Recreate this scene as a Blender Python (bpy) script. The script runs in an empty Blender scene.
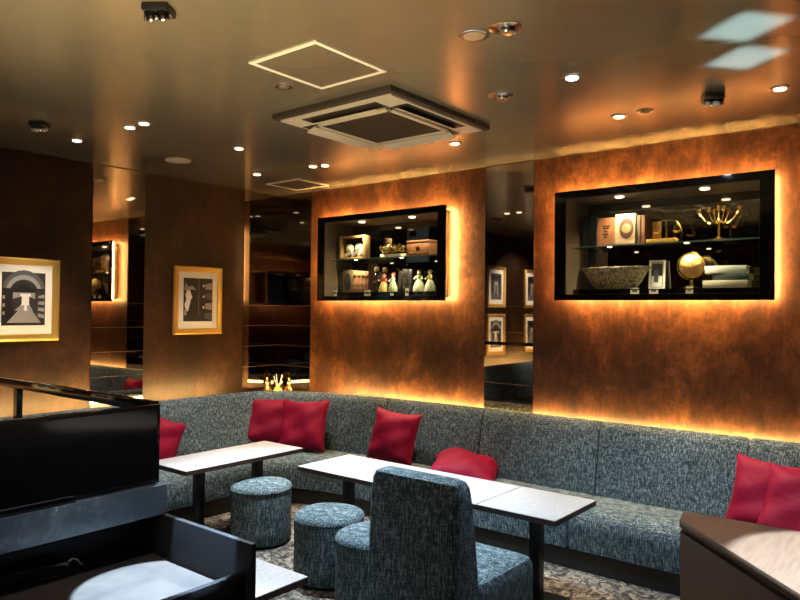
import bpy, bmesh, math, random
from mathutils import Vector, Matrix, Euler
random.seed(7)
R = math.radians
SC = bpy.context.scene
COL = SC.collection

# ------------------------------------------------------------------ camera
F_PX = 695.645
cam_d = bpy.data.cameras.new('camera'); cam = bpy.data.objects.new('camera', cam_d); COL.objects.link(cam)
cam_d.sensor_fit = 'HORIZONTAL'; cam_d.sensor_width = 36.0; cam_d.lens = F_PX / 800 * 36.0
cam_d.clip_start = 0.05; cam_d.clip_end = 60
yaw, pit, rol = .676418, .0152246, .0095667
fw = Vector((-math.sin(yaw)*math.cos(pit), math.cos(yaw)*math.cos(pit), math.sin(pit)))
rt = Vector((math.cos(yaw), math.sin(yaw), 0)); up = rt.cross(fw)
r2 = math.cos(rol)*rt + math.sin(rol)*up; u2 = -math.sin(rol)*rt + math.cos(rol)*up
m = Matrix((r2, u2, -fw)).transposed().to_4x4(); m.translation = Vector((0, 0, 1.58))
cam.matrix_world = m
SC.camera = cam

# ------------------------------------------------------------------ world, big lights, exposure
w = bpy.data.worlds.new('world'); SC.world = w; w.use_nodes = True
w.node_tree.nodes['Background'].inputs[0].default_value = (0.5, 0.6, 0.8, 1)
w.node_tree.nodes['Background'].inputs[1].default_value = 0.012
SC.view_settings.view_transform = 'Standard'; SC.view_settings.look = 'None'
SC.view_settings.gamma = 1.0; SC.view_settings.use_curve_mapping = False
SC.view_settings.exposure = 0.0

def lamp(kind, name, loc, target, energy, color, parent=None, **kw):
    d = bpy.data.lights.new(name, kind); d.energy = energy; d.color = color
    for k, v in kw.items(): setattr(d, k, v)
    o = bpy.data.objects.new(name, d); COL.objects.link(o); o.location = loc
    if target is not None:
        o.rotation_euler = (Vector(target) - Vector(loc)).to_track_quat('-Z', 'Y').to_euler()
    if parent: o.parent = parent
    return o
COOL = (0.62, 0.82, 1.0); WARM = (1.0, 0.86, 0.70); AMBER = (1.0, 0.47, 0.12)
# cool front fill added just inside the two unseen rear windows
lamp('AREA', 'window_daylight', (-1.2, -2.9, 1.75), (-2.0, 1.5, 0.5), 5, COOL, shape='RECTANGLE', size=1.5, size_y=1.3)
lamp('AREA', 'window_daylight', (0.75, -2.9, 1.75), (-1.2, 2.5, 0.6), 3, COOL, shape='RECTANGLE', size=1.5, size_y=1.3)
# unseen cool spots added overhead to light desk, counter and stools
lamp('SPOT', 'cool_spot', (-2.02, 1.74, 2.70), (-2.24, 1.42, 0.58), 6000, (.38, .66, 1.0), spot_size=R(14.5), spot_blend=0.06, shadow_soft_size=0.01)
lamp('SPOT', 'cool_spot', (0.0, 2.0, 2.70), (-0.20, 2.65, 0.75), 2600, (.48, .74, 1.0), spot_size=R(24), spot_blend=0.10, shadow_soft_size=0.02)
lamp('SPOT', 'cool_spot', (-3.30, 3.05, 2.70), (-2.90, 2.70, 0.4), 520, (.74, .90, 1.0), spot_size=R(76), spot_blend=0.6, shadow_soft_size=0.04)
lamp('SPOT', 'cool_spot', (-1.7, 1.0, 2.70), (-2.5, 1.15, 0.58), 80, (.75, .86, 1.0), spot_size=R(70), spot_blend=0.8, shadow_soft_size=0.06)  # broad fill added to lift the dark desk
# two added area lights, out of view, making the soft ceiling patches
for src, tg in (((.05, 2.50), (-.67, 3.04)), ((.05, 2.80), (-.75, 3.41))):
    lamp('AREA', 'counter_beam', (*src, 0.80), (*tg, 2.735), 1.25, (.42, .74, 1.0), shape='RECTANGLE', size=.22, size_y=.23, spread=R(2.5))
# added spots: warm one for ceiling glow, another to brighten pictures beyond the frame
lamp('SPOT', 'warm_uplight', (-1.9, 0.75, 0.75), (-2.35, 1.7, 2.735), 420, (1.0, .78, .42), spot_size=R(85), spot_blend=1.0, shadow_soft_size=0.2)
lamp('SPOT', 'picture_spot', (-4.2, -.1, 2.69), (-5.4, -.1, 1.5), 260, (1.0, .9, .78), spot_size=R(75), spot_blend=0.6, shadow_soft_size=0.04)

H = 2.735; XL = -5.40; YB = 4.75; XR = 1.6; YR = -3.0

# ------------------------------------------------------------------ materials
def mat(name, color=(.5,.5,.5), rough=.5, metal=0, spec=.5, emit=None, estr=0, coat=0, coat_r=.1):
    mt = bpy.data.materials.new(name); mt.use_nodes = True
    b = mt.node_tree.nodes['Principled BSDF']
    b.inputs['Base Color'].default_value = (*color, 1); b.inputs['Roughness'].default_value = rough
    b.inputs['Metallic'].default_value = metal; b.inputs['Specular IOR Level'].default_value = spec
    b.inputs['Coat Weight'].default_value = coat; b.inputs['Coat Roughness'].default_value = coat_r
    if emit: b.inputs['Emission Color'].default_value = (*emit, 1); b.inputs['Emission Strength'].default_value = estr
    return mt
def noise_chain(mt, scale, vec_scale=(1,1,1), detail=4, rough=.6, dist=0):
    nt = mt.node_tree
    tc = nt.nodes.new('ShaderNodeTexCoord'); mp = nt.nodes.new('ShaderNodeMapping'); mp.inputs['Scale'].default_value = vec_scale
    n = nt.nodes.new('ShaderNodeTexNoise'); n.inputs['Scale'].default_value = scale; n.inputs['Detail'].default_value = detail
    n.inputs['Roughness'].default_value = rough; n.inputs['Distortion'].default_value = dist
    nt.links.new(tc.outputs['Object'], mp.inputs[0]); nt.links.new(mp.outputs[0], n.inputs['Vector'])
    return n
def ramp(mt, src, stops):
    nt = mt.node_tree; r = nt.nodes.new('ShaderNodeValToRGB'); e = r.color_ramp.elements
    e[0].position, e[0].color = stops[0][0], (*stops[0][1], 1); e[1].position, e[1].color = stops[-1][0], (*stops[-1][1], 1)
    for p, c in stops[1:-1]: x = e.new(p); x.color = (*c, 1)
    nt.links.new(src, r.inputs[0]); return r
def mixc(mt, a, b, fac=.5, mode='MIX'):
    nt = mt.node_tree; n = nt.nodes.new('ShaderNodeMix'); n.data_type = 'RGBA'; n.blend_type = mode
    if isinstance(fac, (int, float)): n.inputs[0].default_value = fac
    else: nt.links.new(fac, n.inputs[0])
    nt.links.new(a, n.inputs[6]); nt.links.new(b, n.inputs[7]); return n.outputs[2]
def setc(mt, out): mt.node_tree.links.new(out, mt.node_tree.nodes['Principled BSDF'].inputs['Base Color'])
def bump(mt, out, strength=.3, dist=.01):
    nt = mt.node_tree; b = nt.nodes.new('ShaderNodeBump'); b.inputs['Strength'].default_value = strength; b.inputs['Distance'].default_value = dist
    nt.links.new(out, b.inputs['Height']); nt.links.new(b.outputs[0], nt.nodes['Principled BSDF'].inputs['Normal'])

M = {}
def copper(name, vs, tone=1.0):
    mt = mat(name, (.3,.14,.06), .42, .35)
    k = tone; a = noise_chain(mt, 2.6, vs, 7, .72, .35); b = noise_chain(mt, 22, vs, 6, .8, .4); c = noise_chain(mt, 60, (vs[0], vs[1], .06), 2, .5)
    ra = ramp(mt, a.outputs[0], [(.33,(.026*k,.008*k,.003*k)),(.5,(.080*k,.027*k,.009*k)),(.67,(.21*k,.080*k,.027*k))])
    rb = ramp(mt, b.outputs[0], [(.36,(.45,.43,.4)),(.52,(.95,.95,.95)),(.64,(1.3,1.25,1.2))])
    rc = ramp(mt, c.outputs[0], [(.3,(.72,.72,.72)),(.7,(1.1,1.1,1.1))])
    x = mixc(mt, ra.outputs[0], rb.outputs[0], .8, 'MULTIPLY'); x = mixc(mt, x, rc.outputs[0], .8, 'MULTIPLY'); setc(mt, x)
    bump(mt, b.outputs[0], .15, .004); return mt
M['copper'] = copper('mottled_copper', (1,1,.7))
M['dark_copper'] = copper('dark_copper', (1,1,.7), .32)  # copper copy with the left wall's shade put into its tone
mt = M['ceiling'] = mat('ceiling_lacquer', (.15,.115,.075), .24, .55)
n = noise_chain(mt, 1.2, (1,1,1), 3); r = ramp(mt, n.outputs[0], [(.3,(.25,.215,.15)),(.7,(.30,.26,.185))]); setc(mt, r.outputs[0])
def fabric(name, dark, mid, light, s=1):
    mt = mat(name, mid, .95, 0, .2)
    a = noise_chain(mt, 21*s, (7,7,1), 3, .7); b = noise_chain(mt, 25*s, (1,1,7), 3, .7); c = noise_chain(mt, 4, (1,1,1), 2)
    x = mixc(mt, a.outputs[0], b.outputs[0], .36)
    r = ramp(mt, x, [(.38,dark),(.5,mid),(.62,light)])
    rc = ramp(mt, c.outputs[0], [(.3,(.85,.85,.85)),(.7,(1.1,1.1,1.1))])
    setc(mt, mixc(mt, r.outputs[0], rc.outputs[0], .7, 'MULTIPLY')); bump(mt, x, .5, .004); return mt
M['tweed'] = fabric('blue_grey_tweed', (.016,.034,.048), (.072,.110,.132), (.33,.40,.43))
mt = M['carpet'] = mat('patterned_carpet', (.1,.1,.1), 1, 0, .1)
a = noise_chain(mt, 14, (1,1,1), 4, .7, 1.5); b = noise_chain(mt, 60, (1,1,1), 3, .7)
ra = ramp(mt, a.outputs[0], [(.36,(.018,.018,.02)),(.5,(.10,.09,.08)),(.58,(.30,.26,.21)),(.7,(.06,.065,.08))])
rb = ramp(mt, b.outputs[0], [(.35,(.4,.4,.4)),(.65,(1.5,1.5,1.5))]); setc(mt, mixc(mt, ra.outputs[0], rb.outputs[0], .9, 'MULTIPLY')); bump(mt, b.outputs[0], .6, .006)
mt = M['satin'] = mat('red_satin', (.235,.004,.030), .6, 0, .15)
a = noise_chain(mt, 5, (1,1,1), 3); bump(mt, a.outputs[0], .5, .03)
mt = M['laminate'] = mat('pale_laminate', (.6,.55,.53), .35, 0, .4)
a = noise_chain(mt, 90, (1,1,1), 3, .7); r = ramp(mt, a.outputs[0], [(.35,(.41,.39,.39)),(.65,(.58,.555,.555))]); setc(mt, r.outputs[0])
M['edge_wood'] = mat('dark_brown_edge', (.045,.022,.014), .45)
def wood(name, c0, c1, vs, rough=.35):
    mt = mat(name, c0, rough, 0, .5); a = noise_chain(mt, 6, vs, 5, .65, .4); r = ramp(mt, a.outputs[0], [(.3,c0),(.7,c1)]); setc(mt, r.outputs[0]); return mt
M['walnut'] = wood('walnut_veneer', (.10,.052,.030), (.17,.092,.055), (14,1.2,14), .38)
M['darkwood'] = wood('dark_desk_veneer', (.030,.020,.016), (.055,.036,.026), (1.2,1,14), .42)
M['darkpanel'] = mat('charcoal_brown_panel', (.012,.009,.008), .5, 0, .15)
mt = M['marble'] = mat('grey_marble', (.09,.11,.13), .3)
a = noise_chain(mt, 5, (1,1,1), 7, .7, 1.5); r = ramp(mt, a.outputs[0], [(.3,(.05,.065,.08)),(.52,(.085,.105,.125)),(.62,(.15,.18,.2)),(.7,(.45,.47,.49))]); setc(mt, r.outputs[0])
M['black'] = mat('black_metal', (.012,.012,.013), .35, 0, .5)
M['gloss_black'] = mat('gloss_black', (.006,.006,.006), .06, 0, .5)
M['screen'] = mat('screen_glass', (.004,.004,.005), .08, 0, .5)
M['silver'] = mat('silver_metal', (.6,.6,.62), .25, 1)
M['chrome'] = mat('chrome', (.75,.73,.7), .15, 1)
M['gold'] = mat('polished_gold', (.85,.56,.16), .22, 1)
mt = M['gilt'] = mat('gilt_frame', (.80,.50,.12), .34, .75)
M['mirror'] = mat('bronze_mirror', (.42,.36,.30), .02, 1)
M['dark_mirror'] = mat('dark_mirror', (.26,.23,.20), .03, 1)
M['joint'] = mat('mirror_joint', (.16,.13,.09), .3, .6)
M['led'] = mat('amber_led', (1,.6,.2), .5, 0, .5, (1.0,.58,.19), 310)
M['led_low'] = mat('amber_led_low', (1,.6,.2), .5, 0, .5, (1.0,.62,.20), 230)
M['white'] = mat('white_plastic', (.75,.72,.66), .5)
M['cream'] = mat('cream_plastic', (.55,.48,.36), .45)
M['alu'] = mat('white_aluminium', (.85,.80,.68), .35)
M['grille'] = mat('dark_grille', (.035,.025,.016), .6)
M['lens_warm'] = mat('lens_warm', (.9,.9,.9), .4, 0, .5, (1.0,.82,.55), 9)
M['lens_cool'] = mat('lens_cool', (.9,.9,.9), .4, 0, .5, (.62,.85,1.0), 60)
M['lens_off'] = mat('lens_off', (.16,.12,.09), .3)
M['lens_beige'] = mat('lens_beige', (.42,.32,.22), .3)
M['passe'] = mat('mount_board', (.80,.78,.72), .6)
for i, g in enumerate((.006,.022,.09,.28,.75)): M['g%d' % i] = mat('print_grey_%s' % 'abcde'[i], (g,g*.97,g*.95), .5)
def glass(name, tint, f0=.06, rough=0):
    mt = bpy.data.materials.new(name); mt.use_nodes = True; nt = mt.node_tree; nt.nodes.clear()
    o = nt.nodes.new('ShaderNodeOutputMaterial'); mx = nt.nodes.new('ShaderNodeMixShader'); t = nt.nodes.new('ShaderNodeBsdfTransparent'); g = nt.nodes.new('ShaderNodeBsdfGlossy')
    fr = nt.nodes.new('ShaderNodeFresnel'); fr.inputs[0].default_value = 1.45
    t.inputs[0].default_value = (*tint, 1); g.inputs['Roughness'].default_value = rough
    ge = nt.nodes.new('ShaderNodeNewGeometry'); ma = nt.nodes.new('ShaderNodeMath'); ma.operation = 'SUBTRACT'; ma.use_clamp = True
    nt.links.new(fr.outputs[0], ma.inputs[0]); nt.links.new(ge.outputs['Backfacing'], ma.inputs[1])
    nt.links.new(ma.outputs[0], mx.inputs[0]); nt.links.new(t.outputs[0], mx.inputs[1]); nt.links.new(g.outputs[0], mx.inputs[2]); nt.links.new(mx.outputs[0], o.inputs[0]); return mt
M['pane'] = glass('clear_pane', (.93,.95,.94))
M['shelf_glass'] = glass('shelf_glass', (.80,.90,.85))
M['shelf_edge'] = mat('glass_shelf_edge', (.16,.30,.25), .15, 0, .6)
M['brown_leather'] = wood('brown_leather', (.13,.050,.022), (.20,.085,.038), (4,4,4), .5)
M['tan_leather'] = wood('tan_leather', (.22,.105,.045), (.32,.165,.08), (4,4,4), .5)
M['buff_leather'] = wood('buff_leather', (.24,.17,.10), (.34,.25,.15), (4,4,4), .5)
M['black_leather'] = mat('black_leather', (.02,.018,.017), .45)
M['olive_cloth'] = wood('olive_cloth', (.09,.065,.035), (.16,.12,.07), (5,5,5), .6)
M['teal_cloth'] = mat('teal_cloth', (.05,.075,.07), .6)
M['cream_cloth'] = mat('cream_cloth', (.55,.50,.40), .6)
M['pages'] = mat('paper_pages', (.60,.50,.34), .8)
M['white_paper'] = mat('white_paper', (.78,.77,.74), .7)
M['pale_wood'] = wood('pale_wood', (.30,.18,.07), (.46,.29,.12), (3,3,12), .45)
M['petal'] = mat('cream_petal', (.72,.66,.52), .6)
M['red_glaze'] = mat('red_glaze', (.45,.05,.03), .3)
M['green_glaze'] = mat('pale_green_glaze', (.50,.56,.36), .3)
M['yellow_glaze'] = mat('yellow_glaze', (.62,.48,.16), .3)
M['dark_glass'] = mat('dark_bottle_glass', (.018,.012,.008), .08, 0, .8)
mt = M['bowl'] = mat('patterned_ceramic', (.4,.35,.2), .35)
a = noise_chain(mt, 38, (1,1,1), 4, .7, 2); r = ramp(mt, a.outputs[0], [(.38,(.05,.035,.02)),(.47,(.20,.15,.08)),(.53,(.50,.42,.25)),(.7,(.34,.27,.15))]); setc(mt, r.outputs[0])
mt = M['globe'] = mat('antique_globe', (.6,.4,.15), .4)
a = noise_chain(mt, 14, (1,1,1), 4, .6, .6); r = ramp(mt, a.outputs[0], [(.4,(.52,.30,.09)),(.52,(.60,.38,.13)),(.58,(.24,.11,.03))]); setc(mt, r.outputs[0])
M['amber_glass'] = mat('amber_glass', (.6,.35,.08), .1, .3)
M['reed'] = mat('reed', (.55,.42,.25), .6)

# ------------------------------------------------------------------ mesh helpers
class MB:
    def __init__(s): s.bm = bmesh.new()
    def _fin(s, vs, mi, smooth=False):
        fs = set()
        for v in vs:
            for f in v.link_faces: fs.add(f)
        for f in fs: f.material_index = mi; f.smooth = smooth
        return s
    def box(s, x0, x1, y0, y1, z0, z1, bev=0, mi=0, mx=None, seg=2):
        b = bmesh.new(); bmesh.ops.create_cube(b, size=1)
        for v in b.verts: v.co = Vector((x0+(v.co.x+.5)*(x1-x0), y0+(v.co.y+.5)*(y1-y0), z0+(v.co.z+.5)*(z1-z0)))
        if bev: bmesh.ops.bevel(b, geom=list(b.edges), offset=bev, segments=seg, affect='EDGES', profile=.5)
        return s._merge(b, mi, mx, False)
    def _merge(s, b, mi=0, mx=None, smooth=False):
        if mx is not None: bmesh.ops.transform(b, matrix=mx, verts=list(b.verts))
        mp = {v: s.bm.verts.new(v.co) for v in b.verts}
        for f in b.faces:
            try:
                nf = s.bm.faces.new([mp[v] for v in f.verts]); nf.material_index = mi; nf.smooth = smooth
            except ValueError: pass
        b.free(); return s
    def lathe(s, prof, cx=0, cy=0, n=24, mi=0, mx=None, smooth=True, sq=2.0):
        b = bmesh.new(); rings = []
        for r, z in prof:
            if r < 1e-6: rings.append([b.verts.new((cx, cy, z))])
            else:
                rg = []
                for k in range(n):
                    a = 2*math.pi*k/n; c, q = math.cos(a), math.sin(a); e = 2.0/sq
                    rg.append(b.verts.new((cx+r*math.copysign(abs(c)**e, c), cy+r*math.copysign(abs(q)**e, q), z)))
                rings.append(rg)
        for A, B in zip(rings, rings[1:]):
            for k in range(n):
                k2 = (k+1) % n
                if len(A) == 1 and len(B) == 1: continue
                if len(A) == 1: b.faces.new((A[0], B[k2], B[k])[::-1])
                elif len(B) == 1: b.faces.new((A[k], A[k2], B[0]))
                else: b.faces.new((A[k], A[k2], B[k2], B[k]))
        if len(rings[0]) > 1: b.faces.new(rings[0][::-1])
        if len(rings[-1]) > 1: b.faces.new(rings[-1])
        bmesh.ops.recalc_face_normals(b, faces=list(b.faces))
        return s._merge(b, mi, mx, smooth)
    def tube(s, pts, rad, n=8, mi=0, mx=None, closed=False):
        b = bmesh.new(); pts = [Vector(p) for p in pts]; rings = []; N = len(pts)
        rads = rad if isinstance(rad, (list, tuple)) else [rad]*N
        for i, p in enumerate(pts):
            a = pts[(i-1) % N] if (closed or i > 0) else p; c = pts[(i+1) % N] if (closed or i < N-1) else p
            t = (c-a).normalized(); q = t.to_track_quat('Z', 'Y')
            rings.append([b.verts.new(p + q @ Vector((rads[i]*math.cos(2*math.pi*k/n), rads[i]*math.sin(2*math.pi*k/n), 0))) for k in range(n)])
        prs = list(zip(rings, rings[1:])) + ([(rings[-1], rings[0])] if closed else [])
        for A, B in prs:
            for k in range(n): b.faces.new((A[k], A[(k+1) % n], B[(k+1) % n], B[k]))
        if not closed: b.faces.new(rings[0][::-1]); b.faces.new(rings[-1])
        bmesh.ops.recalc_face_normals(b, faces=list(b.faces))
        return s._merge(b, mi, mx, True)
    def prism(s, poly, z0, z1, mi=0, mx=None, bev=0):
        b = bmesh.new(); A = [b.verts.new((x, y, z0)) for x, y in poly]; B = [b.verts.new((x, y, z1)) for x, y in poly]
        b.faces.new(A[::-1]); b.faces.new(B)
        for i in range(len(A)): j = (i+1) % len(A); b.faces.new((A[i], A[j], B[j], B[i]))
        bmesh.ops.recalc_face_normals(b, faces=list(b.faces))
        if bev: bmesh.ops.bevel(b, geom=list(b.edges), offset=bev, segments=2, affect='EDGES', profile=.5)
        return s._merge(b, mi, mx, False)
    def loft(s, rings, mi=0, smooth=True, cap=True):
        b = bmesh.new(); RR = [[b.verts.new(p) for p in r] for r in rings]; n = len(RR[0])
        for A, B in zip(RR, RR[1:]):
            for k in range(n): b.faces.new((A[k], A[(k+1) % n], B[(k+1) % n], B[k]))
        if cap: b.faces.new(RR[0][::-1]); b.faces.new(RR[-1])
        bmesh.ops.recalc_face_normals(b, faces=list(b.faces))
        return s._merge(b, mi, None, smooth)
    def sphere(s, c, r, mi=0, sc=(1,1,1), n=16):
        b = bmesh.new(); bmesh.ops.create_uvsphere(b, u_segments=n, v_segments=n//2+2, radius=r)
        for v in b.verts: v.co = Vector((c[0]+v.co.x*sc[0], c[1]+v.co.y*sc[1], c[2]+v.co.z*sc[2]))
        return s._merge(b, mi, None, True)
    def face(s, pts, mi=0):
        f = s.bm.faces.new([s.bm.verts.new(p) for p in pts]); f.material_index = mi; return s
    def build(s, name, mats, parent=None, loc=None, rot=None, sharp=True):
        me = bpy.data.meshes.new(name); s.bm.to_mesh(me); s.bm.free()
        if not isinstance(mats, (list, tuple)): mats = [mats]
        for x in mats: me.materials.append(M[x] if isinstance(x, str) else x)
        if sharp and hasattr(me, 'set_sharp_from_angle'): me.set_sharp_from_angle(angle=R(40))
        o = bpy.data.objects.new(name, me); COL.objects.link(o)
        if parent: o.parent = parent
        if loc: o.location = loc
        if rot: o.rotation_euler = rot
        return o
def tag(o, label, cat=None, group=None, kind=None):
    o['label'] = label
    if cat: o['category'] = cat
    if group: o['group'] = group
    if kind: o['kind'] = kind
    return o
def thing(name, loc, label, cat, group=None, rz=0, rot=None):
    o = bpy.data.objects.new(name, None); COL.objects.link(o); o.empty_display_size = .05
    o.location = loc; o.rotation_euler = rot if rot else (0, 0, rz)
    return tag(o, label, cat, group)
def dup(o, parent=None):
    c = o.copy(); COL.objects.link(c)
    if parent: c.parent = parent
    for ch in list(o.children): dup(ch, c)
    return c
def struct(o, label, cat): return tag(o, label, cat, None, 'structure')

# ------------------------------------------------------------------ the room
struct(MB().box(XL-.1, XR+.1, YR-.1, YB+.5, -.1, 0).build('floor', 'carpet'), 'mottled grey and brown carpet floor', 'floor')
struct(MB().box(XL-.1, XR+.1, YR-.1, YB+.5, H, H+.1).build('ceiling', 'ceiling'), 'dark bronze lacquered ceiling with blurred reflections', 'ceiling')
# back wall with two recessed openings for the display cabinets
CABS = [(-4.738, -3.270), (-2.289, -.864)]; CZ0, CZ1 = 1.6685, 2.446
wb = MB()
IN = .028
wb.box(XL-.1, XR, YB, YB+.4, 0, CZ0+IN); wb.box(XL-.1, XR, YB, YB+.4, CZ1-IN, H)
for a, b in ((XL-.1, CABS[0][0]+IN), (CABS[0][1]-IN, CABS[1][0]+IN), (CABS[1][1]-IN, XR)): wb.box(a, b, YB, YB+.4, CZ0+IN, CZ1-IN)
struct(wb.build('wall_back', 'copper'), 'mottled copper back wall behind the long sofa', 'wall')
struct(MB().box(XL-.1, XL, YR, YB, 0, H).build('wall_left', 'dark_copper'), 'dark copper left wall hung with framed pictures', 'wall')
struct(MB().box(XR, XR+.1, YR, YB+.4, 0, H).build('wall_right', 'copper'), 'copper wall on the right of the room', 'wall')
wr = MB().box(XL-.1, -2.0, YR-.1, YR, 0, H).box(-.4, 0, YR-.1, YR, 0, H).box(1.5, XR+.1, YR-.1, YR, 0, H)
wr.box(-2, -.4, YR-.1, YR, 0, 1.05).box(0, 1.5, YR-.1, YR, 0, 1.05).box(-2, -.4, YR-.1, YR, 2.45, H).box(0, 1.5, YR-.1, YR, 2.45, H)
struct(wr.build('wall_rear', 'copper'), 'copper rear wall with two windows', 'wall')
for i, (a, b) in enumerate(((-2.0, -.4), (0, 1.5))):  # unseen windows, added to go with the cool fill
    f = MB()
    for bx in ((a, a+.05, 1.05, 2.45), (b-.05, b, 1.05, 2.45), (a, b, 1.05, 1.10), (a, b, 2.40, 2.45), ((a+b)/2-.02, (a+b)/2+.02, 1.05, 2.45)):
        f.box(bx[0], bx[1], YR-.08, YR-.03, bx[2], bx[3])
    wo = struct(f.build('window_%d' % (i+1), 'black'), 'black framed window in the rear wall', 'window')
    MB().box(a+.04, b-.04, YR-.06, YR-.055, 1.09, 2.41).build('pane', 'pane', wo)

# ------------------------------------------------------------------ wall mirrors (bronze tinted, thin joints)
def mirror(label, p0, p1, axis, z0, z1, joints, joint_z=True, tint='mirror'):
    t = thing('wall_mirror', ((p0[0]+p1[0])/2, (p0[1]+p1[1])/2, z0), label, 'mirror', 'bronze wall mirrors')
    L = math.hypot(p1[0]-p0[0], p1[1]-p0[1]); h = z1-z0
    b = MB(); j = []
    if axis == 'y':      # on the left wall, faces +X
        b.box(0, .008, -L/2, L/2, 0, h); g = b.build('mirror_glass', tint, t)
        for z in joints: MB().box(.008, .0105, -L/2, L/2, z-z0-.0012, z-z0+.0012).build('joint', 'joint', t)
    else:
        b.box(-L/2, L/2, -.008, 0, 0, h); g = b.build('mirror_glass', tint, t)
        for z in joints: MB().box(-L/2, L/2, -.0105, -.008, z-z0-.0012, z-z0+.0012).build('joint', 'joint', t)
    return t
JZ = (1.02, 1.22, 1.42, 1.62)
mirror('narrow bronze mirror between the two framed pictures', (XL, 2.786), (XL, 3.245), 'y', .72, H-.005, JZ)
mirror('dark mirror panel on the left wall meeting the corner', (XL, 4.299), (XL, YB), 'y', .81, H-.005, JZ, tint='dark_mirror')
mirror('dark mirror panel on the back wall meeting the corner', (XL+.011, YB), (-4.927, YB), 'x', .81, H-.005, JZ, tint='dark_mirror')
mirror('narrow bronze mirror between the two display cabinets', (-2.942, YB), (-2.512, YB), 'x', .72, H-.005, JZ)

# ------------------------------------------------------------------ banquette sofa
def cr(pts, sub=10):
    out = []; P = [Vector((x, y, 0)) for x, y in pts]
    for i in range(len(P)-1):
        p0 = P[i-1] if i else P[0]*2-P[1]; p1 = P[i]; p2 = P[i+1]; p3 = P[i+2] if i+2 < len(P) else P[-1]*2-P[-2]
        for k in range(sub):
            t = k/sub; d1 = (p2-p1).length
            m1 = (p2-p0)/max((p2-p0).length, 1e-6)*d1; m2 = (p3-p1)/max((p3-p1).length, 1e-6)*d1
            out.append((2*t**3-3*t*t+1)*p1+(t**3-2*t*t+t)*m1+(-2*t**3+3*t*t)*p2+(t**3-t*t)*m2)
    out.append(P[-1]); return out
rear_c = [(-5.02,-1.2),(-5.02,.9),(-5.02,1.9),(-5.02,2.8),(-5.02,3.65),(-4.995,4.02),(-4.87,4.28),(-4.58,4.43),(-4.19,4.53),(-3.72,4.595),(-2.80,4.62),(-1.88,4.62),(-.97,4.62),(-.05,4.62),(1.45,4.62)]
front_c = [(-4.40,-1.2),(-4.40,.9),(-4.40,1.9),(-4.40,2.8),(-4.40,3.42),(-4.385,3.62),(-4.31,3.79),(-4.15,3.91),(-3.95,3.965),(-3.70,3.995),(-2.80,4.0),(-1.88,4.0),(-.97,4.0),(-.05,4.0),(1.45,4.0)]
SUB = 10
rearp = cr(rear_c, SUB); frontp = cr(front_c, SUB)
def pt(i, s, z):
    a, b = rearp[i], frontp[i]; p = a.lerp(b, s/.62); return Vector((p.x, p.y, z))
BACK = [(.0,.14),(.0,.78),(.012,.815),(.035,.838),(.07,.845),(.105,.832),(.125,.80),(.15,.70),(.19,.50),(.21,.385),(.21,.14)]
SEAT = [(.205,.13),(.205,.372),(.30,.380),(.48,.380),(.55,.372),(.595,.348),(.615,.31),(.62,.26),(.612,.13)]
PLIN = [(.02,0.0),(.02,.13),(.585,.13),(.585,0.0)]
sofa = thing('banquette_sofa', (-4.7, 4.2, 0), 'long blue grey tweed banquette sofa curving round the corner', 'sofa')
off = Vector((-4.7, 4.2, 0))
def section(prof, i0, i1, shrink=.012):
    cx = sum(p[0] for p in prof)/len(prof); cz = sum(p[1] for p in prof)/len(prof); rings = []
    for i in range(i0, i1+1):
        rings.append([pt(i, s, z)-off for s, z in prof])
    def inset(i, j, f, k):
        # ring k(0..1) along from sample i towards j, profile pulled in by f
        out = []
        for s, z in prof:
            s2 = s+(cx-s)*f*2; z2 = z+(cz-z)*f
            out.append(pt(i, s2, z2).lerp(pt(j, s2, z2), k)-off)
        return out
    step = (rearp[i0+1]-rearp[i0]).length; k1 = min(.4, .0035/step); k2 = min(.8, .016/step)
    stepe = (rearp[i1-1]-rearp[i1]).length; e1 = min(.4, .0035/stepe); e2 = min(.8, .016/stepe)
    rings = [inset(i0, i0+1, .05, k1), inset(i0, i0+1, .0, k2)] + rings[1:-1] + [inset(i1, i1-1, .0, e2), inset(i1, i1-1, .05, e1)]
    return MB().loft(rings)
cuts = [0, SUB, 2*SUB, 3*SUB, 9*SUB, 10*SUB, 11*SUB, 12*SUB, 13*SUB, 14*SUB]
for a, b in zip(cuts, cuts[1:]):
    section(BACK, a, b).build('backrest', 'tweed', sofa)
    section(SEAT, a, b).build('seat', 'tweed', sofa)
MB().loft([[pt(i, s, z)-off for s, z in PLIN] for i in range(0, 14*SUB+1)], smooth=False).build('plinth', 'black', sofa)
# ledge behind the sofa back, with the light strip lying on it
lg = MB(); outer = []
for i in range(0, 14*SUB+1):
    p = rearp[i]
    if i <= 4*SUB: q = Vector((XL, p.y, 0))
    elif i >= 9*SUB: q = Vector((p.x, YB, 0))
    else:
        f = (i-4*SUB)/(5*SUB); c0 = Vector((XL, 3.65, 0)); c1 = Vector((XL, YB, 0)); c2 = Vector((-3.72, YB, 0)); d = f*(1.1+1.68)
        q = c0.lerp(c1, d/1.1) if d < 1.1 else c1.lerp(c2, (d-1.1)/1.68)
    outer.append(q)
rings = []
for p, q in zip(rearp, outer):
    p2 = p + (q-p).normalized()*.004
    rings.append([Vector((p2.x, p2.y, .70)), Vector((p2.x, p2.y, .75)), Vector((q.x, q.y, .75)), Vector((q.x, q.y, .70))])
struct(lg.loft(rings, smooth=False).build('trim_1', 'darkpanel'), 'dark ledge behind the sofa back', 'ledge')
def ring_strip(i0, i1, d0, z0, wd, hh):
    rg = []
    for i in range(i0, i1+1):
        p, q = rearp[i], outer[i]; n = (q-p).normalized(); a = p+n*d0; b = p+n*(d0+wd)
        rg.append([Vector((a.x,a.y,z0)), Vector((a.x,a.y,z0+hh)), Vector((b.x,b.y,z0+hh)), Vector((b.x,b.y,z0))])
    return rg
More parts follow.
